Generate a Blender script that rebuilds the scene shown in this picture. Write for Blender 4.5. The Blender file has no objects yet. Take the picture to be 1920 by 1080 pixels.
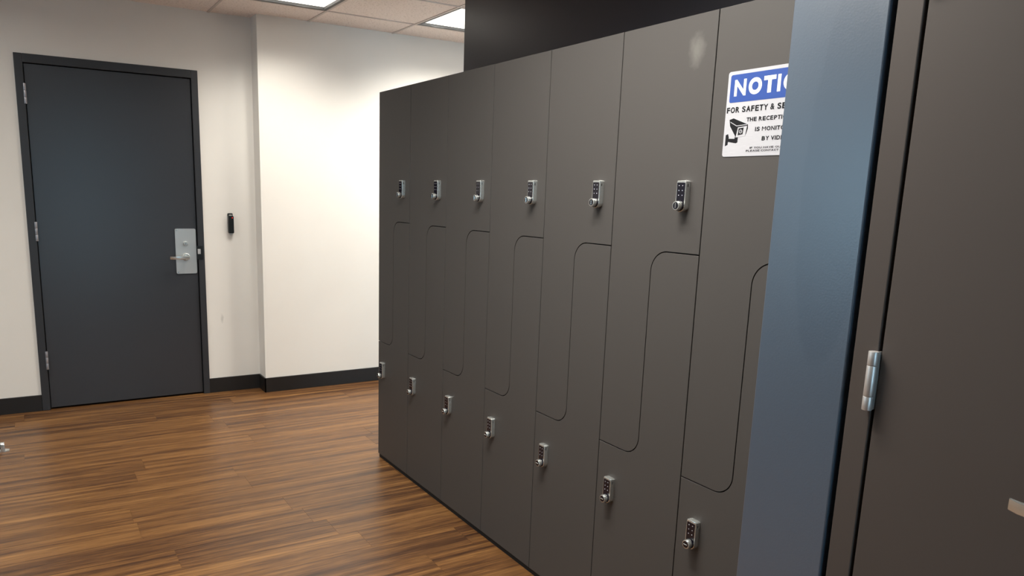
import bpy, bmesh, math, random
from mathutils import Vector, Matrix
random.seed(4)
S = bpy.context.scene
COL = S.collection

# ------------------------------------------------------------------ camera, world, exposure
yaw, pitch, roll = 0.5378, -0.1910, 0.0278
F, CX, CY = 1408.035, 887.22, 633.48
EYE = Vector((0, 0, 1.3864))
fwd = Vector((math.sin(yaw)*math.cos(pitch), math.cos(yaw)*math.cos(pitch), math.sin(pitch)))
rgt = Vector((math.cos(yaw), -math.sin(yaw), 0))
upv = rgt.cross(fwd)
r2 = math.cos(roll)*rgt + math.sin(roll)*upv
u2 = -math.sin(roll)*rgt + math.cos(roll)*upv
cd = bpy.data.cameras.new('camera')
cam = bpy.data.objects.new('camera', cd); COL.objects.link(cam)
M = Matrix((r2, u2, -fwd)).transposed().to_4x4(); M.translation = EYE
cam.matrix_world = M
cd.sensor_fit = 'HORIZONTAL'; cd.sensor_width = 36.0; cd.lens = 36.0*F/1920
cd.shift_x = (960-CX)/1920; cd.shift_y = (CY-540)/1920
cd.clip_start = 0.02; cd.clip_end = 100
S.camera = cam
w = bpy.data.worlds.new('world'); S.world = w; w.use_nodes = True
w.node_tree.nodes['Background'].inputs[0].default_value = (0.50, 0.80, 1.0, 1)
w.node_tree.nodes['Background'].inputs[1].default_value = 4.5
vs = S.view_settings
S.display_settings.display_device = 'sRGB'
vs.view_transform = 'Standard'; vs.look = 'None'; vs.gamma = 1.0; vs.use_curve_mapping = False
vs.exposure = 0.0

# ------------------------------------------------------------------ measured layout (metres)
HC = 2.449                      # ceiling
YD, YP, XC = 5.154, 5.012, 1.343  # door wall, projecting wall, their corner
XL, Y0, W, HL = 1.522, 3.501, 0.3497, 1.85   # locker face, far end, column width, height
XN = 1.985                      # navy wall behind the lockers
XB = 1.305                      # blue wall and near door plane
XW, XE, YR = -3.4, 4.2, -1.8    # left, right and rear limits of the room
GX0, GX, GY0, GY = 1.08, 0.598, 4.663, 0.588  # ceiling grid
LIGHT_CELLS = [(0, 0), (2, 0), (-1, 4), (-1, 5), (-3, 4), (-4, 1), (-2, 6), (4, 2)]   # (column, row) of the 2x2 fixtures, added fill lights at the end
LIGHT_W = {(0, 0): (15, 132), (2, 0): (24, 134), (-1, 4): (17, 144), (-1, 5): (34, 144), (-3, 4): (7, 178),
           (-4, 1): (28, 172), (-2, 6): (1.5, 150), (4, 2): (44, 178)}   # watts, spread

# ------------------------------------------------------------------ helpers
def link(o, parent=None):
    COL.objects.link(o)
    if parent: o.parent = parent
    return o
def obj(name, bm, mats, parent=None, smooth=False):
    me = bpy.data.meshes.new(name)
    bmesh.ops.recalc_face_normals(bm, faces=bm.faces)
    bm.to_mesh(me); bm.free()
    for m in (mats if isinstance(mats, (list, tuple)) else [mats]): me.materials.append(m)
    if smooth:
        me.shade_smooth(); me.set_sharp_from_angle(angle=math.radians(38))
        for p in me.polygons:
            if len(p.vertices) > 4: p.use_smooth = False
    return link(bpy.data.objects.new(name, me), parent)
def tag(o, label, cat, group=None, kind=None):
    o['label'] = label; o['category'] = cat
    if group: o['group'] = group
    if kind: o['kind'] = kind
    return o
def thing(name, label, cat, loc, group=None, kind=None):
    o = bpy.data.objects.new(name, None); o.empty_display_size = 0.05
    link(o); o.location = loc
    return tag(o, label, cat, group, kind)
def box(bm, x0, x1, y0, y1, z0, z1, bev=0, seg=2, mi=0):
    r = bmesh.ops.create_cube(bm, size=1)
    vs_ = r['verts']
    for v in vs_:
        v.co = Vector((x0+(v.co.x+.5)*(x1-x0), y0+(v.co.y+.5)*(y1-y0), z0+(v.co.z+.5)*(z1-z0)))
    fs = list({f for v in vs_ for f in v.link_faces})
    for f in fs: f.material_index = mi
    if bev:
        es = list({e for v in vs_ for e in v.link_edges})
        rr = bmesh.ops.bevel(bm, geom=es, offset=bev, segments=seg, profile=.5, affect='EDGES')
        for f in rr['faces']: f.material_index = mi
def cyl(bm, p0, p1, r0, r1=None, n=32, mi=0, bev=0):
    p0, p1 = Vector(p0), Vector(p1); r1 = r0 if r1 is None else r1
    d = p1-p0
    rot = d.to_track_quat('Z', 'Y').to_matrix().to_4x4(); rot.translation = (p0+p1)/2
    r = bmesh.ops.create_cone(bm, cap_ends=True, segments=n, radius1=r0, radius2=r1, depth=d.length, matrix=rot)
    fs = list({f for v in r['verts'] for f in v.link_faces})
    for f in fs: f.material_index = mi
    if bev:
        es = [e for e in {e for v in r['verts'] for e in v.link_edges} if any(len(f.verts) > 4 for f in e.link_faces)]
        rr = bmesh.ops.bevel(bm, geom=es, offset=bev, segments=2, profile=.5, affect='EDGES')
        for f in rr['faces']: f.material_index = mi
def prism(bm, pts, axis, a0, a1, bev=0, mi=0):
    """polygon pts in the plane across axis (0: (y,z), 1: (x,z), 2: (x,y)), extruded from a0 (front) to a1"""
    def P(p, a):
        return [(a, p[0], p[1]), (p[0], a, p[1]), (p[0], p[1], a)][axis]
    v0 = [bm.verts.new(P(p, a0)) for p in pts]; v1 = [bm.verts.new(P(p, a1)) for p in pts]
    f0 = bm.faces.new(v0); f1 = bm.faces.new(v1); f0.material_index = f1.material_index = mi
    n = len(pts)
    for i in range(n):
        f = bm.faces.new((v0[i], v0[(i+1) % n], v1[(i+1) % n], v1[i])); f.material_index = mi
    if bev:
        rr = bmesh.ops.bevel(bm, geom=list(f0.edges), offset=bev, segments=2, profile=.5, affect='EDGES')
        for f in rr['faces']: f.material_index = mi
def arc(cx, cy, r, a0, a1, n=10):
    return [(cx+r*math.cos(math.radians(a0+(a1-a0)*i/n)), cy+r*math.sin(math.radians(a0+(a1-a0)*i/n))) for i in range(n+1)]
def rrect(x0, x1, y0, y1, r, n=6):
    return arc(x1-r, y1-r, r, 0, 90, n)+arc(x0+r, y1-r, r, 90, 180, n)+arc(x0+r, y0+r, r, 180, 270, n)+arc(x1-r, y0+r, r, 270, 360, n)

# ------------------------------------------------------------------ materials
def mat(name, col=(.5, .5, .5), rough=.5, metal=0, spec=.5):
    m = bpy.data.materials.new(name); m.use_nodes = True
    b = m.node_tree.nodes['Principled BSDF']
    b.inputs['Base Color'].default_value = (*col, 1); b.inputs['Roughness'].default_value = rough
    b.inputs['Metallic'].default_value = metal; b.inputs['Specular IOR Level'].default_value = spec
    return m
def N(m, t, **kw):
    n = m.node_tree.nodes.new(t)
    for k, v in kw.items(): setattr(n, k, v)
    return n
def L(m, a, b): m.node_tree.links.new(a, b)
def noise(m, scale, vec, detail=4, rough=.55, dist=0):
    n = N(m, 'ShaderNodeTexNoise'); n.inputs['Scale'].default_value = scale
    n.inputs['Detail'].default_value = detail; n.inputs['Roughness'].default_value = rough; n.inputs['Distortion'].default_value = dist
    L(m, vec, n.inputs['Vector']); return n.outputs['Fac']
def pos(m): return N(m, 'ShaderNodeNewGeometry').outputs['Position']
def mapping(m, vec, scale=(1, 1, 1), loc=(0, 0, 0), rot=(0, 0, 0)):
    n = N(m, 'ShaderNodeMapping'); n.inputs['Scale'].default_value = scale; n.inputs['Location'].default_value = loc; n.inputs['Rotation'].default_value = rot
    L(m, vec, n.inputs['Vector']); return n.outputs['Vector']
def ramp(m, fac, stops):
    n = N(m, 'ShaderNodeValToRGB'); e = n.color_ramp.elements
    while len(e) < len(stops): e.new(.5)
    for i, (p, c) in enumerate(stops): e[i].position = p; e[i].color = (*c, 1)
    L(m, fac, n.inputs['Fac']); return n.outputs['Color']
def math_(m, op, a, b=None, clamp=False):
    n = N(m, 'ShaderNodeMath', operation=op); n.use_clamp = clamp
    for i, v in enumerate((a, b)):
        if v is None: continue
        if isinstance(v, (int, float)): n.inputs[i].default_value = v
        else: L(m, v, n.inputs[i])
    return n.outputs[0]
def mix(m, fac, a, b):
    n = N(m, 'ShaderNodeMix', data_type='RGBA')
    if isinstance(fac, (int, float)): n.inputs[0].default_value = fac
    else: L(m, fac, n.inputs[0])
    for i, v in ((6, a), (7, b)):
        if isinstance(v, tuple): n.inputs[i].default_value = (*v, 1)
        else: L(m, v, n.inputs[i])
    return n.outputs[2]
def P(m, k): return m.node_tree.nodes['Principled BSDF'].inputs[k]
def bump(m, h, strength, dist=.002):
    n = N(m, 'ShaderNodeBump'); n.inputs['Strength'].default_value = strength; n.inputs['Distance'].default_value = dist
    L(m, h, n.inputs['Height']); L(m, n.outputs['Normal'], P(m, 'Normal'))
def blob(m, centre, radii, edge=.5, nscale=40, namp=.5):
    """soft irregular mark at one place on a surface"""
    v = mapping(m, pos(m), tuple(1/r for r in radii), tuple(-c/r for c, r in zip(centre, radii)))
    ln = N(m, 'ShaderNodeVectorMath', operation='LENGTH'); L(m, v, ln.inputs[0])
    n = noise(m, nscale, pos(m), 3)
    d = math_(m, 'ADD', ln.outputs['Value'], math_(m, 'MULTIPLY', math_(m, 'SUBTRACT', n, .5), namp))
    mr = N(m, 'ShaderNodeMapRange'); mr.inputs[1].default_value = 1-edge; mr.inputs[2].default_value = 1; mr.inputs[3].default_value = 1; mr.inputs[4].default_value = 0
    L(m, d, mr.inputs[0]); return mr.outputs[0]
def painted(name, col, rough, bs=.15, scale=350, var=.04):
    m = mat(name, col, rough)
    n = noise(m, 2.5, pos(m), 4)
    c2 = tuple(c*(1-var*2) for c in col)
    L(m, mix(m, n, col, c2), P(m, 'Base Color'))
    bump(m, noise(m, scale, pos(m), 3), bs, .0006)
    return m

m_wall = painted('off_white_paint', (.82, .785, .735), .55, .12)
c = P(m_wall, 'Base Color').links[0].from_socket
L(m_wall, mix(m_wall, math_(m_wall, 'MULTIPLY', blob(m_wall, (1.099, 5.154, .506), (.012, .02, .034), .6, 60, .9), .35), c, (.3, .29, .27)), P(m_wall, 'Base Color'))
m_grey = painted('bounce_cut_grey_paint', (.30, .285, .27), .6, .1)  # unseen walls made grey so less light bounces onto the lockers
m_navy = painted('navy_paint', (.0095, .0110, .021), .36, .12)
m_blue = painted('slate_blue_paint', (.060, .086, .124), .28, .35, 260, .03)
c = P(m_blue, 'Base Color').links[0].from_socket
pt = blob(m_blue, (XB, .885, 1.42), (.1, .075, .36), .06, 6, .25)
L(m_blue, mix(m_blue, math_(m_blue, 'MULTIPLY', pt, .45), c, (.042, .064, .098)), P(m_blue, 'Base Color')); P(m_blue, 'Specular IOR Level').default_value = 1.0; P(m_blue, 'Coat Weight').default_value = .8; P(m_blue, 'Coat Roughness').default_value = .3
m_door = painted('charcoal_door_paint', (.036, .037, .042), .30, .10, 120, .06)
m_frame = painted('charcoal_frame_paint', (.027, .028, .032), .42, .05)
m_ndoor = painted('umber_door_paint', (.070, .057, .051), .5, .08, 200, .04); P(m_ndoor, 'Specular IOR Level').default_value = .35
m_gap = mat('dark_gap', (.004, .004, .005), .9)
m_base = mat('black_vinyl', (.010, .0085, .008), .42)
m_locker = painted('grey_brown_laminate', (.064, .059, .0565), .5, .10, 600, .02); P(m_locker, 'Specular IOR Level').default_value = .32
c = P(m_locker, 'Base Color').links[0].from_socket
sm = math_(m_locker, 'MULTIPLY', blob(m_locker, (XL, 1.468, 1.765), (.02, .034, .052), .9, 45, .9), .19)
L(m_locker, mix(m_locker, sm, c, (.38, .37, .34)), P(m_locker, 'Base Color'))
m_carc = mat('locker_carcass', (.02, .018, .017), .7)
m_plinth = mat('black_plinth', (.006, .006, .006), .8)
m_chrome = mat('satin_chrome', (.70, .72, .70), .27, .85)
m_steel = mat('brushed_steel', (.72, .69, .65), .36, .9)
bump(m_steel, noise(m_steel, 1, mapping(m_steel, pos(m_steel), (300, 300, 20)), 3), .08, .001)
m_hinge = mat('nickel_hinge', (.66, .64, .63), .38, .7)
m_hingep = mat('grey_hinge', (.40, .39, .42), .4, .6)
m_key = mat('black_keypad', (.006, .005, .010), .12)
m_dot = mat('keypad_legend', (.5, .5, .55), .5)
m_black = mat('black_plastic', (.008, .009, .009), .3)
m_rubber = mat('black_rubber', (.012, .012, .013), .7)
m_red = mat('red_indicator', (.3, .01, .01), .3)
P(m_red, 'Emission Color').default_value = (1, .03, .02, 1); P(m_red, 'Emission Strength').default_value = 1.5
m_white = mat('sign_white', (.74, .74, .78), .35)
_v = noise(m_white, 1, mapping(m_white, pos(m_white), (60, 60, 900)), 3)
L(m_white, mix(m_white, _v, (.48, .48, .51), (.38, .38, .415)), P(m_white, 'Base Color'))
m_sblue = mat('sign_blue', (.016, .056, .26), .45)
m_ink = mat('sign_ink', (.010, .010, .012), .8, 0, .15)
m_letter = mat('sign_letter_white', (.74, .74, .72), .5)

m_tile = mat('mineral_ceiling_tile', (.9, .82, .78), .9)
n1 = noise(m_tile, 85, pos(m_tile), 5, .7)
sp = ramp(m_tile, n1, [(.36, (.62, .53, .49)), (.44, (.88, .79, .745)), (.7, (.92, .83, .785))])
L(m_tile, sp, P(m_tile, 'Base Color')); bump(m_tile, n1, .5, .004)
m_tbar = mat('ceiling_grid_metal', (.60, .53, .50), .5)
m_lens = mat('light_diffuser', (.9, .9, .88), .5)
P(m_lens, 'Emission Color').default_value = (1.0, .95, .86, 1); P(m_lens, 'Emission Strength').default_value = 2.2
m_trim = mat('light_trim', (.10, .10, .10), .5)
m_glass = bpy.data.materials.new('window_glass'); m_glass.use_nodes = True
nt = m_glass.node_tree; nt.nodes.remove(nt.nodes['Principled BSDF'])
tr = nt.nodes.new('ShaderNodeBsdfTransparent'); gl = nt.nodes.new('ShaderNodeBsdfGlossy'); gl.inputs['Roughness'].default_value = .02
mx = nt.nodes.new('ShaderNodeMixShader'); mx.inputs[0].default_value = .06
nt.links.new(tr.outputs[0], mx.inputs[1]); nt.links.new(gl.outputs[0], mx.inputs[2]); nt.links.new(mx.outputs[0], nt.nodes['Material Output'].inputs['Surface'])

m_floor = mat('walnut_vinyl_plank', (.2, .1, .05), .34, 0, .38)
at = N(m_floor, 'ShaderNodeAttribute', attribute_name='plank'); at.attribute_type = 'GEOMETRY'
off = N(m_floor, 'ShaderNodeVectorMath', operation='MULTIPLY'); L(m_floor, at.outputs['Color'], off.inputs[0]); off.inputs[1].default_value = (31, 17, 9)
ad = N(m_floor, 'ShaderNodeVectorMath', operation='ADD'); L(m_floor, pos(m_floor), ad.inputs[0]); L(m_floor, off.outputs[0], ad.inputs[1])
pv = ad.outputs[0]
g1 = noise(m_floor, 1, mapping(m_floor, pv, (.55, 24, 1)), 5, .6, .5)
g2 = noise(m_floor, 1, mapping(m_floor, pv, (4.2, 95, 1)), 4, .62, .4)
g3 = noise(m_floor, 1, mapping(m_floor, pv, (16, 260, 1)), 2, .5)
g4 = noise(m_floor, 1, mapping(m_floor, pv, (.7, 7.5, 1)), 3, .5, .8)
tone = math_(m_floor, 'MULTIPLY', math_(m_floor, 'SUBTRACT', at.outputs['Fac'], .5), .02)
g = math_(m_floor, 'ADD', math_(m_floor, 'ADD', math_(m_floor, 'ADD', math_(m_floor, 'MULTIPLY', g1, .43), math_(m_floor, 'MULTIPLY', g4, .15)), math_(m_floor, 'MULTIPLY', g2, .28)), math_(m_floor, 'ADD', math_(m_floor, 'MULTIPLY', g3, .14), tone))
fc = ramp(m_floor, g, [(.375, (.031, .013, .0065)), (.445, (.078, .034, .014)), (.50, (.135, .061, .021)), (.55, (.195, .092, .031)), (.63, (.29, .146, .050))])
L(m_floor, fc, P(m_floor, 'Base Color'))
L(m_floor, math_(m_floor, 'ADD', math_(m_floor, 'MULTIPLY', g2, .16), .27), P(m_floor, 'Roughness'))
bump(m_floor, g2, .10, .001)

# ------------------------------------------------------------------ setting: floor and ceiling
bm = bmesh.new()
lay = bm.loops.layers.float_color.new('plank')
box(bm, XW-.1, XE+.1, YR-.1, 5.4, -.03, -.0015, mi=1)
RW, LEN, GAP = .16, 1.22, .0004
row_joint = {0: .405, 1: .96, 2: .31, 3: .30, 4: .83, -1: 1.09}   # joint positions read from the photograph
k0 = int((YR-2.725)/RW)-1; k1 = int((5.4-2.725)/RW)+1
for k in range(k0, k1):
    y = 2.725+k*RW
    j = row_joint.get(k, random.random()*LEN)
    x = j-LEN*4
    step = LEN/2 if k in (0, 2) else LEN
    while x < XE+.1:
        a, b = max(x, XW-.1), min(x+step, XE+.1)
        if b-a > .01:
            fs = []
            vv = [bm.verts.new(q) for q in ((a+GAP, y+GAP, 0), (b-GAP, y+GAP, 0), (b-GAP, y+RW-GAP, 0), (a+GAP, y+RW-GAP, 0))]
            lo = [bm.verts.new(q) for q in ((a, y, -.0015), (b, y, -.0015), (b, y+RW, -.0015), (a, y+RW, -.0015))]
            fs.append(bm.faces.new(vv))
            for i in range(4): fs.append(bm.faces.new((lo[i], lo[(i+1) % 4], vv[(i+1) % 4], vv[i])))
            cc = (random.random(), random.random(), random.random(), 1)
            for f in fs:
                for lp in f.loops: lp[lay] = cc
        x += step
o = obj('floor', bm, [m_floor, mat('plank_joint', (.035, .018, .010), .8)]); tag(o, 'brown walnut plank floor running across the room', 'floor', kind='structure')

bm = bmesh.new()
c0 = int((XW-GX0)/GX)-1; c1 = int((XE-GX0)/GX)+1
# rows counted from the back wall: row 0 lies between GY0-GY and GY0
r0, r1 = -1, int((GY0-YR)/GY)+1
for ci in range(c0, c1+1):
    for ri in range(r0, r1+1):
        if (ci, ri) in LIGHT_CELLS: continue
        xa = GX0+ci*GX; yb = GY0-ri*GY
        box(bm, xa, xa+GX, yb-GY, yb, HC, HC+.02)
t = .0075
for ci in range(c0, c1+2): box(bm, GX0+ci*GX-t, GX0+ci*GX+t, YR-.1, 5.4, HC-.004, HC+.001, mi=1)
for ri in range(r0, r1+2): box(bm, XW-.1, XE+.1, GY0-ri*GY-t, GY0-ri*GY+t, HC-.0045, HC+.001, mi=1)
o = obj('ceiling', bm, [m_tile, m_tbar]); tag(o, 'suspended ceiling of pale speckled mineral tiles', 'ceiling', kind='structure')

llab = {(0, 0): 'square white ceiling light above the projecting wall corner, left of the navy wall',
        (2, 0): 'square white ceiling light half hidden by the navy wall edge',
        (-1, 4): 'square white ceiling light over the floor beside the far lockers',
        (-1, 5): 'square white ceiling light over the floor beside the blue wall',
        (-3, 4): 'square white ceiling light over the middle of the open floor',
        (-2, 6): 'added square fill light just above the viewpoint, facing the near door',  # unseen fixture, added to brighten the near wall and near lockers
        (4, 2): 'added square fill light in the passage behind the navy wall',  # unseen fixture, added to bounce more light onto the passage ceiling
        (-4, 1): 'added square fill light to the left of the charcoal door'}  # unseen fixture, added to brighten the left part of the door wall
for (ci, ri) in LIGHT_CELLS:
    xa = GX0+ci*GX; yb = GY0-ri*GY
    cx, cy = xa+GX/2, yb-GY/2
    T = thing('ceiling_light', llab[(ci, ri)], 'ceiling light', (cx, cy, HC), group='recessed ceiling lights')
    a, b = GX/2-.006, GY/2-.006
    bm = bmesh.new()
    box(bm, -a, a, -b, -b+.022, -.003, .05); box(bm, -a, a, b-.022, b, -.003, .05)
    box(bm, -a, -a+.022, -b+.022, b-.022, -.003, .05); box(bm, a-.022, a, -b+.022, b-.022, -.003, .05)
    box(bm, -a, a, -b, b, .05, .06)
    obj('trim_frame', bm, m_trim, T)
    bm = bmesh.new(); box(bm, -a+.022, a-.022, -b+.022, b-.022, .012, .018)
    obj('diffuser', bm, m_lens, T)
    for dx in (-.147, .147):          # two lamps in each fixture
        ld = bpy.data.lights.new('troffer_lamp', 'AREA'); ld.shape = 'RECTANGLE'; ld.size = .09; ld.size_y = 2*b-.07
        ld.energy = LIGHT_W[(ci, ri)][0]/2; ld.color = (1.0, .965, .885); ld.spread = math.radians(LIGHT_W[(ci, ri)][1])
        lo = bpy.data.objects.new('troffer_lamp', ld); link(lo, T); lo.location = (dx, 0, .008)

# ------------------------------------------------------------------ setting: walls
FX0, FX1, FZ = .011, 1.001, 2.09        # far door frame, outer
bm = bmesh.new()
box(bm, XW-.1, FX0+.03, YD, YD+.12, 0, HC+.02); box(bm, FX1-.03, XC+.05, YD, YD+.12, 0, HC+.02)
box(bm, FX0+.03, FX1-.03, YD, YD+.12, FZ-.03, HC+.02)
o = obj('wall_back', bm, m_wall); tag(o, 'off-white wall around the charcoal door', 'wall', kind='structure')
bm = bmesh.new(); box(bm, XC, XE+.1, YP, YD+.12, 0, HC+.02)
o = obj('wall_projecting', bm, m_wall); tag(o, 'brightly lit off-white wall section standing forward, beside the lockers', 'wall', kind='structure')
bm = bmesh.new(); box(bm, XN, XN+.12, 1.018, Y0-.003, 0, HC+.02)
o = obj('wall_right', bm, m_navy); tag(o, 'dark navy wall rising behind and above the lockers', 'wall', kind='structure')
BY0, BY1 = .8245, 1.018                 # blue wall stretch
NY0 = .262                              # near door frame, far side of the opening
bm = bmesh.new()
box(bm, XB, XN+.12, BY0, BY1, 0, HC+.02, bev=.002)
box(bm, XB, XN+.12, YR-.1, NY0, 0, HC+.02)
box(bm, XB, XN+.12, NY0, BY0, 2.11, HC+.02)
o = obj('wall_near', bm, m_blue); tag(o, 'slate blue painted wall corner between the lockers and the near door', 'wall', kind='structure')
bm = bmesh.new(); box(bm, XB+.2, XB+.24, NY0-.01, BY0+.01, 0, 2.12)
o = obj('wall_closet', bm, m_gap); tag(o, 'dark closet back behind the near door', 'wall', kind='structure')
bm = bmesh.new(); box(bm, XE, XE+.1, YR-.1, YD, 0, HC+.02)
o = obj('wall_far_right', bm, m_wall); tag(o, 'off-white wall at the end of the passage behind the lockers', 'wall', kind='structure')
# left wall with a daylight window, rear wall with a glazed opening
WL = (2.9, 4.2, .85, 2.05)
bm = bmesh.new()
box(bm, XW-.12, XW, YR-.1, WL[0], 0, HC+.02); box(bm, XW-.12, XW, WL[1], YD, 0, HC+.02)
box(bm, XW-.12, XW, WL[0], WL[1], 0, WL[2]); box(bm, XW-.12, XW, WL[0], WL[1], WL[3], HC+.02)
o = obj('wall_left', bm, m_grey); tag(o, 'side wall with the window, made grey to cut bounce light', 'wall', kind='structure')
WR = (.12, 1.05, .05, 2.15)
bm = bmesh.new()
box(bm, XW-.1, WR[0], YR-.12, YR, 0, HC+.02); box(bm, WR[1], XB+.01, YR-.12, YR, 0, HC+.02)
box(bm, WR[0], WR[1], YR-.12, YR, WR[3], HC+.02); box(bm, WR[0], WR[1], YR-.12, YR, 0, WR[2])
o = obj('wall_rear', bm, m_grey); tag(o, 'wall behind the viewer, made grey to cut bounce light', 'wall', kind='structure')
def window(name, axis, at_, a0, a1, z0, z1, nm, label):
    T = thing(name, label, 'window', (at_ if axis == 0 else (a0+a1)/2, at_ if axis == 1 else (a0+a1)/2, z0), kind='structure')
    lx = T.location
    def bb(bm, p0, p1, q0, q1, d0, d1):
        if axis == 0: box(bm, d0, d1, p0-lx.y, p1-lx.y, q0-lx.z, q1-lx.z)
        else: box(bm, p0-lx.x, p1-lx.x, d0, d1, q0-lx.z, q1-lx.z)
    bm = bmesh.new()
    f = .05
    bb(bm, a0, a1, z0, z0+f, -.10, -.02); bb(bm, a0, a1, z1-f, z1, -.10, -.02)
    bb(bm, a0, a0+f, z0+f, z1-f, -.10, -.02); bb(bm, a1-f, a1, z0+f, z1-f, -.10, -.02)
    for i in range(1, nm):
        xm = a0+(a1-a0)*i/nm; bb(bm, xm-.02, xm+.02, z0+f, z1-f, -.09, -.03)
    obj('window_frame', bm, m_frame, T)
    bm = bmesh.new(); bb(bm, a0+f, a1-f, z0+f, z1-f, -.064, -.058); obj('window_pane', bm, m_glass, T)
    ld = bpy.data.lights.new(name+'_portal', 'AREA'); ld.shape = 'RECTANGLE'; ld.size = a1-a0; ld.size_y = z1-z0
    ld.cycles.is_portal = True
    lo = bpy.data.objects.new('sky_portal', ld); link(lo, T)
    if axis == 0: lo.location = (-.11, 0, (z1-z0)/2); lo.rotation_euler = (math.pi/2, 0, -math.pi/2)
    else: lo.location = (0, -.11, (z1-z0)/2); lo.rotation_euler = (math.pi/2, 0, math.pi)
window('window_1', 0, XW, *WL[:2], *WL[2:], 2, 'wide window in the left wall')
window('window_2', 1, YR, *WR[:2], *WR[2:], 1, 'tall glazed panel in the wall behind the viewer')

# baseboards
BH, BT = .1, .008
def basebd(name, boxes, label):
    bm = bmesh.new()
    for b in boxes: box(bm, *b, bev=.002)
    o = obj(name, bm, m_base); tag(o, label, 'baseboard', kind='structure')
basebd('baseboard_left', [(XW, FX0, YD-BT, YD+.002, 0, BH)], 'black vinyl baseboard left of the charcoal door')
basebd('baseboard_back', [(FX1, XC, YD-BT, YD+.002, 0, BH)], 'short black vinyl baseboard between the charcoal door and the wall corner')
basebd('baseboard_projecting', [(XC-BT, XC+.002, YP-BT, YD-BT, 0, BH), (XC-BT, XE, YP-BT, YP+.002, 0, BH)], 'black vinyl baseboard along the projecting wall beside the lockers')

# ------------------------------------------------------------------ far door
DX0, DX1, DZ0, DZ1 = .058, .957, .012, 2.037
T = thing('door_1', 'charcoal steel door with three hinges and a chrome lever, in the off-white wall', 'door', ((DX0+DX1)/2, YD, 0), kind='structure')
ox, oy = T.location.x, T.location.y
def lx(v): return v-ox
bm = bmesh.new()
def jamb(bm, x0, x1, z0, z1, y0=-.010, y1=.11): box(bm, lx(x0), lx(x1), y0, y1, z0, z1, bev=.0025)
jamb(bm, FX0, DX0-.004, 0, FZ); jamb(bm, DX1+.004, FX1, 0, FZ); jamb(bm, DX0-.004, DX1+.004, DZ1+.004, FZ)
box(bm, lx(DX0-.01), lx(DX0+.012), .053, .075, 0, DZ1+.006); box(bm, lx(DX1-.012), lx(DX1+.01), .053, .075, 0, DZ1+.006); box(bm, lx(DX0), lx(DX1), .053, .075, DZ1-.012, DZ1+.006)
box(bm, lx(DX0-.03), lx(DX1+.03), .10, .118, 0, FZ-.01)
fr = obj('door_frame', bm, m_frame, T)
bm = bmesh.new(); box(bm, lx(DX0), lx(DX1), .004, .048, DZ0, DZ1, bev=.0015)
leaf = obj('door_leaf', bm, m_door, T)
for zc in (1.871, 1.091, .3125):
    bm = bmesh.new(); xk = lx(DX0-.003)
    for a, b in ((-.056, -.019), (-.018, .018), (.019, .056)):
        cyl(bm, (xk, -.008, zc+a), (xk, -.008, zc+b), .0075, n=20, bev=.0008)
    box(bm, xk-.002, xk+.002, -.006, .02, zc-.055, zc+.055)
    obj('hinge', bm, m_hingep, T, smooth=True)
# escutcheon plate with cylinder, lever and screws
bm = bmesh.new()
px0, px1, pz0, pz1 = .824, .951, .817, 1.107
prism(bm, rrect(lx(px0), lx(px1), pz0, pz1, .008), 1, -.001, .004, bev=.001)
pl_ = obj('lock_plate', bm, m_steel, T)
bm = bmesh.new(); cyl(bm, (lx(.886), -.001, 1.012), (lx(.886), -.010, 1.012), .017, .0155, n=32, bev=.0015); cyl(bm, (lx(.886), -.009, 1.012), (lx(.886), -.013, 1.012), .0105, n=24, bev=.001)
box(bm, lx(.8852), lx(.8868), -.0136, -.012, 1.006, 1.018, mi=1)
obj('key_cylinder', bm, [m_chrome, m_gap], pl_, smooth=True)
bm = bmesh.new()
cyl(bm, (lx(.886), -.001, .925), (lx(.886), -.012, .925), .026, .023, n=36, bev=.002)
cyl(bm, (lx(.886), -.010, .925), (lx(.886), -.058, .925), .0105, n=24, bev=.001)
pts = [(.898, -.046), (.898, -.060), (.86, -.063), (.80, -.060), (.781, -.052), (.779, -.044), (.80, -.049), (.86, -.051)]
prism(bm, [(lx(a), b) for a, b in pts], 2, .9145, .9335, bev=.003)
obj('lever_handle', bm, m_chrome, pl_, smooth=True)
bm = bmesh.new()
for a, b in ((.834, 1.098), (.834, .827)): cyl(bm, (lx(a), -.001, b), (lx(a), -.004, b), .0055, n=18, bev=.001)
obj('plate_screw', bm, m_chrome, pl_, smooth=True)
bm = bmesh.new()
prism(bm, rrect(lx(.9545), lx(.9905), .908, .998, .004), 1, -.0125, -.009, bev=.0008)
st = obj('strike_plate', bm, m_black, T)
bm = bmesh.new(); box(bm, lx(.957), lx(.975), -.0165, -.0126, .944, .976, bev=.001)
obj('latch_bolt', bm, m_hinge, st)

# card reader
T = thing('card_reader', 'slim black card reader with a red light, on the wall right of the charcoal door', 'card reader', (1.173, YD, 1.142))
bm = bmesh.new(); prism(bm, rrect(-.0165, .0165, -.060, .066, .004), 1, -.006, 0, bev=.001); obj('mounting_plate', bm, m_black, T)
bm = bmesh.new(); prism(bm, rrect(-.016, .018, -.064, .050, .005), 1, -.026, -.006, bev=.003); obj('reader_body', bm, m_black, T, smooth=True)
bm = bmesh.new(); cyl(bm, (.009, -.0255, .037), (.009, -.0272, .037), .0028, n=14); obj('indicator_light', bm, m_red, T)
bm = bmesh.new(); box(bm, -.010, .010, -.016, -.006, .0505, .057, bev=.001); obj('top_clip', bm, m_steel, T)
bm = bmesh.new(); prism(bm, [(-.012, -.0645), (.012, -.0645), (.004, -.076), (-.004, -.076)], 1, -.008, -.001); obj('bottom_tab', bm, m_steel, T)

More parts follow.
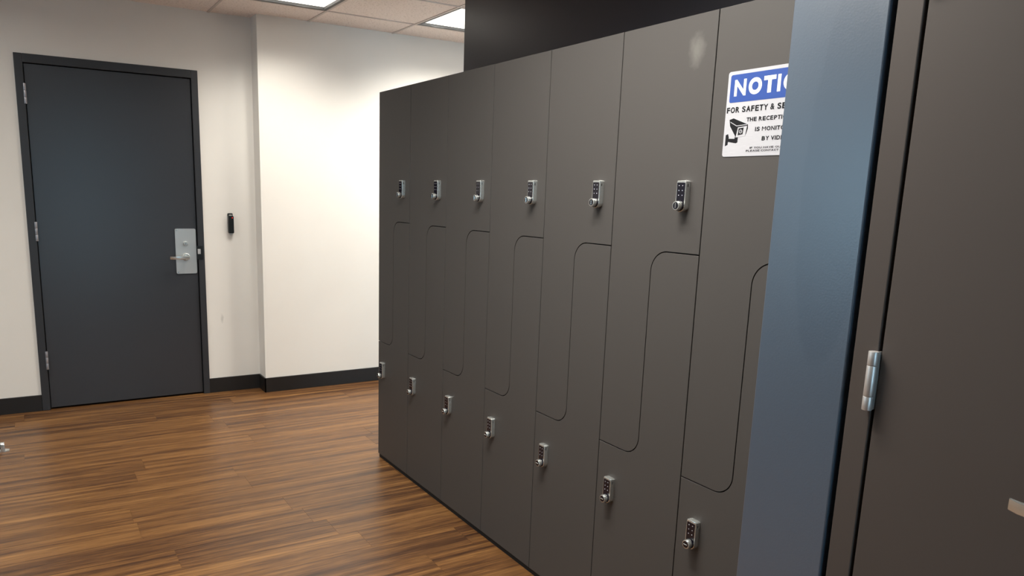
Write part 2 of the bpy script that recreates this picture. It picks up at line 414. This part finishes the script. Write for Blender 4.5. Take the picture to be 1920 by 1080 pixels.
# door stop on the floor at the picture's left edge
T = thing('door_stop', 'small chrome door stop on the plank floor left of the charcoal door', 'door stop', (-.188, 4.43, 0))
bm = bmesh.new()
prism(bm, rrect(-.034, .034, -.018, .018, .016), 2, .006, 0, bev=.002)
obj('base_plate', bm, m_chrome, T, smooth=True)
bm = bmesh.new()
prism(bm, arc(0, .030, .018, 0, 180, 12)+[(-.02, .004), (.02, .004)], 0, -.006, .012, bev=.002)
obj('post', bm, m_chrome, T, smooth=True)
bm = bmesh.new(); cyl(bm, (-.006, 0, .027), (-.020, 0, .027), .016, .014, n=24, bev=.002); obj('bumper', bm, m_rubber, T, smooth=True)

# ------------------------------------------------------------------ near door
T = thing('door_2', 'grey-brown door with a nickel hinge at the right edge, beside the blue wall', 'door', (XB, .54, 0), kind='structure')
oy = .54
JY0, JY1 = .7675, .8135
bm = bmesh.new()
def nb(bm, y0, y1, z0, z1, x0, x1, bev=0, mi=0): box(bm, x0, x1, y0-oy, y1-oy, z0, z1, bev=bev, mi=mi)
nb(bm, JY0, JY1, 0, 2.095, .004, .14, .0015); nb(bm, NY0+.004, NY0+.05, 0, 2.095, .004, .14, .0015); nb(bm, NY0+.05, JY0, 2.05, 2.095, .004, .14, .0015)
nb(bm, JY0-.02, JY0+.001, 0, 2.05, .06, .10); nb(bm, NY0+.049, NY0+.07, 0, 2.05, .06, .10)
obj('door_frame', bm, m_ndoor, T)
LY1, LY0 = .7615, NY0+.055
bm = bmesh.new(); nb(bm, LY0, LY1, .012, 2.045, .006, .05, .0015); obj('door_leaf', bm, m_ndoor, T)
for zc in (1.80, 1.071, .30):
    bm = bmesh.new(); yk = .7695-oy
    for a, b in ((-.0545, -.029), (-.0285, .0285), (.029, .0545)):
        cyl(bm, (-.005, yk, zc+a), (-.005, yk, zc+b), .0088, n=28, bev=.0008)
    box(bm, -.004, .012, yk-.0065, yk-.003, zc-.054, zc+.054, bev=.0006)
    obj('hinge', bm, m_hinge, T, smooth=True)
bm = bmesh.new(); yh = .385-oy; zh = .9425
cyl(bm, (.006, yh, zh), (-.004, yh, zh), .027, .024, n=36, bev=.002)
cyl(bm, (-.003, yh, zh), (-.050, yh, zh), .0105, n=24, bev=.001)
pts = [(-.040, yh-.012), (-.054, yh-.012), (-.057, yh+.03), (-.054, .49-oy), (-.046, .506-oy), (-.041, .507-oy), (-.044, .49-oy), (-.046, yh+.03)]
prism(bm, pts, 2, .9335, .9515, bev=.002)
obj('lever_handle', bm, m_chrome, T, smooth=True)

# ------------------------------------------------------------------ lockers
G = .0016    # half of a door gap
ZT, ZB, RAD, MID = 1.240, .627, .058, W/2
LG = 'Z-shaped two-door lockers in the row'
def seam(off):
    """the Z-shaped line between the two doors, from the right seam to the left one, moved by off towards the upper door"""
    a = arc(MID-RAD, ZT-RAD, RAD+off, 90, 0, 12)
    b = arc(MID+RAD, ZB+RAD, RAD-off, 180, 270, 12)
    return a, b
def make_lock(parent, yc, zb, spin):
    # local to the locker: face looks to -x
    h, hw = .083, .0170
    zt = zb+h
    def outline(s): return [(yc-hw+s, zt-s-.003), (yc-hw+s+.003, zt-s), (yc+hw-s-.003, zt-s), (yc+hw-s, zt-s-.003)]+[(yc+(hw-s)*math.cos(math.radians(a)), zb+hw+(hw-s)*math.sin(math.radians(a))) for a in range(0, -181, -15)]
    bm = bmesh.new()
    prism(bm, outline(0), 0, -.0165, .001, bev=.002)
    box(bm, -.0105, -.0085, yc-hw-.0006, yc-hw+.0004, zt-.017, zt-.009, mi=1)
    lk = obj('keypad_lock', bm, [m_chrome, m_gap], parent, smooth=True)
    bm = bmesh.new()
    prism(bm, rrect(yc-hw+.0032, yc+hw-.0032, zb+.024, zt-.006, .002), 0, -.0173, -.0160)
    for i in range(3):
        for j in (-1, 1): cyl(bm, (-.0172, yc+j*.0062, zt-.014-i*.0125), (-.0177, yc+j*.0062, zt-.014-i*.0125), .0013, n=10, mi=1)
    obj('keypad', bm, [m_key, m_dot], lk)
    bm = bmesh.new()
    zk = zb+.0165
    cyl(bm, (-.016, yc, zk), (-.020, yc, zk), .0145, n=32, mi=1)
    cyl(bm, (-.019, yc, zk), (-.032, yc, zk), .0128, .0120, n=36, bev=.0012)
    cyl(bm, (-.0315, yc, zk), (-.0324, yc, zk), .0094, n=28, mi=1)
    d = Vector((0, math.cos(spin), math.sin(spin)))*.0062
    cyl(bm, Vector((-.0324, yc, zk))-d, Vector((-.0324, yc, zk))+d, .0012, n=8)
    obj('knob', bm, [m_chrome, m_key], lk, smooth=True)
def make_locker():
    T = thing('locker', '', 'locker', (XL, Y0-W, 0), LG)
    # upper door
    a, b = seam(G)
    up = [(G, HL), (G, ZT+G)]+a+b+[(W-G, ZB+G), (W-G, HL)]
    bm = bmesh.new(); prism(bm, up, 0, 0, .019, bev=.0009); obj('door', bm, m_locker, T)
    a, b = seam(-G)
    lo = [(G, .022), (G, ZT-G)]+a+b+[(W-G, ZB-G), (W-G, .022)]
    bm = bmesh.new(); prism(bm, lo, 0, 0, .019, bev=.0009); obj('door', bm, m_locker, T)
    bm = bmesh.new()
    D = XN-XL-.002
    box(bm, .0205, D, .0005, .018, .024, HL-.001); box(bm, .0205, D, W-.018, W-.0005, .024, HL-.001)
    box(bm, .0205, D, .018, W-.018, .024, .042); box(bm, .0205, D, .018, W-.018, HL-.019, HL-.001)
    box(bm, D-.012, D, .018, W-.018, .042, HL-.019)
    box(bm, .022, D-.012, .018, W-.018, ZB-.2, ZB-.184)
    box(bm, .0205, .03, .018, W-.018, .042, HL-.019)
    obj('carcass', bm, m_carc, T)
    bm = bmesh.new(); box(bm, .007, D-.02, .0005, W-.0005, 0, .0238); obj('plinth', bm, m_plinth, T)
    make_lock(T, .067, 1.3505, math.pi/2)
    make_lock(T, W-.067, .442, 0)
    return T
def copy_tree(o, parent=None):
    c = o.copy(); COL.objects.link(c); c.parent = parent
    for ch in list(o.children): copy_tree(ch, c)
    return c
labels = ['grey-brown two-door locker at the far end of the row, nearest the pale wall',
          'grey-brown two-door locker, second in the row from the pale wall',
          'grey-brown two-door locker, third in the row from the pale wall',
          'grey-brown two-door locker at the middle of the row, fourth from the pale wall',
          'grey-brown two-door locker, third in the row from the blue wall',
          'grey-brown two-door locker with a pale smudge at its top, left of the notice sign',
          'grey-brown two-door locker behind the notice sign, cut off by the blue wall']
first = make_locker()
for k in range(7):
    o = first if k == 0 else copy_tree(first)
    o.location = (XL, Y0-(k+1)*W, 0)
    o['label'] = labels[k]

# ------------------------------------------------------------------ notice sign
SY, SZ, SW, SH = 1.3545, 1.4915, .262, .2025     # left edge (far), bottom, width, height
T = thing('notice_sign', 'white notice sign with a blue header on the locker next to the blue wall', 'sign', (XL, SY, SZ))
def sp_(u, v): return (-u, v)            # u to the reader's right, v up -> local (y, z)
def splate(name, pts, x0, x1, m, parent, bev=0):
    bm = bmesh.new(); prism(bm, [sp_(u, v) for u, v in pts], 0, x0, x1, bev=bev); return obj(name, bm, m, parent)
board = splate('sign_board', rrect(0, SW, 0, SH, .006), -.0015, -.0001, m_white, T, .0003)
header = splate('header_panel', rrect(.008, SW-.008, .129, .1945, .005), -.0018, -.0014, m_sblue, T)
ADV = dict(A=722, B=722, C=722, D=722, E=667, F=611, G=778, H=722, I=278, L=611, M=833, N=722, O=778, P=667, Q=778, R=722, S=667, T=611, U=722, V=667, Y=667)
ADV.update({'&': 722, ' ': 278, ',': 278, '-': 333}); ADV.update({c: 556 for c in '0123456789'})
def glyph(ch, weight):
    cu = bpy.data.curves.new('lettering', 'FONT'); cu.body = ch; cu.size = 1; cu.offset = weight; cu.extrude = .004; cu.resolution_u = 10
    tmp = bpy.data.objects.new('lettering', cu); COL.objects.link(tmp)
    bpy.context.view_layer.update()
    me = bpy.data.meshes.new_from_object(tmp.evaluated_get(bpy.context.evaluated_depsgraph_get()))
    bpy.data.objects.remove(tmp)
    return me
GL = {}
def text(body, u0, v0, cap, width, m, parent, weight=.02):
    """one line of capitals, each letter set to the widths of a bold grotesque"""
    em = width/(sum(ADV[c] for c in body)/1000)
    bm = bmesh.new(); pen = u0
    for ch in body:
        adv = ADV[ch]/1000*em
        if ch != ' ':
            wt = 0 if ch == 'M' else weight*.6 if ch in 'N&8' else weight
            if (ch, wt) not in GL: GL[(ch, wt)] = glyph(ch, wt)
            me = GL[(ch, wt)]
            xs = [v.co.x for v in me.vertices]; ys = [v.co.y for v in me.vertices]
            x0, x1, y0, y1 = min(xs), max(xs), min(ys), max(ys)
            sb = (.02 if ch in 'TAVY' else .065)*em
            b0, b1 = (v0, v0+cap)
            if ch == ',': b0, b1 = v0-.2*cap, v0+.2*cap
            if ch == '-': b0, b1 = v0+.33*cap, v0+.52*cap
            vv = [bm.verts.new((-.0019-(v.co.z+.004)*.02, -(pen+sb+(v.co.x-x0)/(x1-x0)*(adv-2*sb)), b0+(v.co.y-y0)/(y1-y0)*(b1-b0))) for v in me.vertices]
            for f in me.polygons:
                try: bm.faces.new([vv[i] for i in f.vertices])
                except ValueError: pass
        pen += adv
    return obj('lettering', bm, m, parent)
text('NOTICE', .0175, .1435, .0385, .222, m_letter, header, .055)
text('FOR SAFETY & SECURITY', .0025, .1045, .0135, .2455, m_ink, board, .03)
for body, u, v in (('THE RECEPTION AREA', .0660, .0812), ('IS MONITORED', .0930, .0575), ('BY VIDEO', .1148, .0352)):
    text(body, u, v, .0096, (.1525-u)*2, m_ink, board, .03)
text('IF YOU HAVE QUESTIONS,', .0825, .0170, .0044, .140, m_ink, board, .012)
text('PLEASE CONTACT 780-423-57', .0722, .0100, .0044, .150, m_ink, board, .012)
# security camera pictogram
bmk = bmesh.new(); bmw = bmesh.new()
def ic(bmx, dx, pts):
    prism(bmx, [sp_(u, v) for u, v in pts], 0, -.0018-dx, -.0014)
ic(bmk, 0, [(.0065, .0525), (.0135, .0545), (.0165, .0465), (.0145, .0285), (.0065, .0255)])
ic(bmk, .00005, [(.0135, .0435), (.0345, .0425), (.0365, .0500), (.0445, .0465), (.0445, .0335), (.0395, .0315), (.0125, .0365)])
ic(bmk, .0001, [(.0145, .0885), (.0265, .0915), (.0715, .0745), (.0725, .0655), (.0675, .0515), (.0655, .0500), (.0375, .0465), (.0175, .0735)])
ic(bmw, .0002, [(.0425, .0690), (.0695, .0715), (.0660, .0475), (.0378, .0455)])
ic(bmw, .0002, [(.0180, .0840), (.0378, .0738), (.0690, .0752), (.0690, .0738), (.0378, .0720), (.0180, .0822)])
ic(bmk, .0003, [(.0450, .0665), (.0600, .0680), (.0585, .0520), (.0435, .0500)])
prism(bmw, [sp_(u, v) for u, v in arc(.0517, .0592, .0046, 0, 345, 22)], 0, -.0022, -.0014)
prism(bmk, [sp_(u, v) for u, v in arc(.0517, .0592, .0031, 0, 345, 18)], 0, -.0023, -.0014)
prism(bmw, [sp_(u, v) for u, v in arc(.0523, .0598, .0012, 0, 330, 10)], 0, -.0024, -.0014)
pic = obj('camera_pictogram', bmk, m_ink, board)
obj('pictogram_highlight', bmw, m_white, pic)
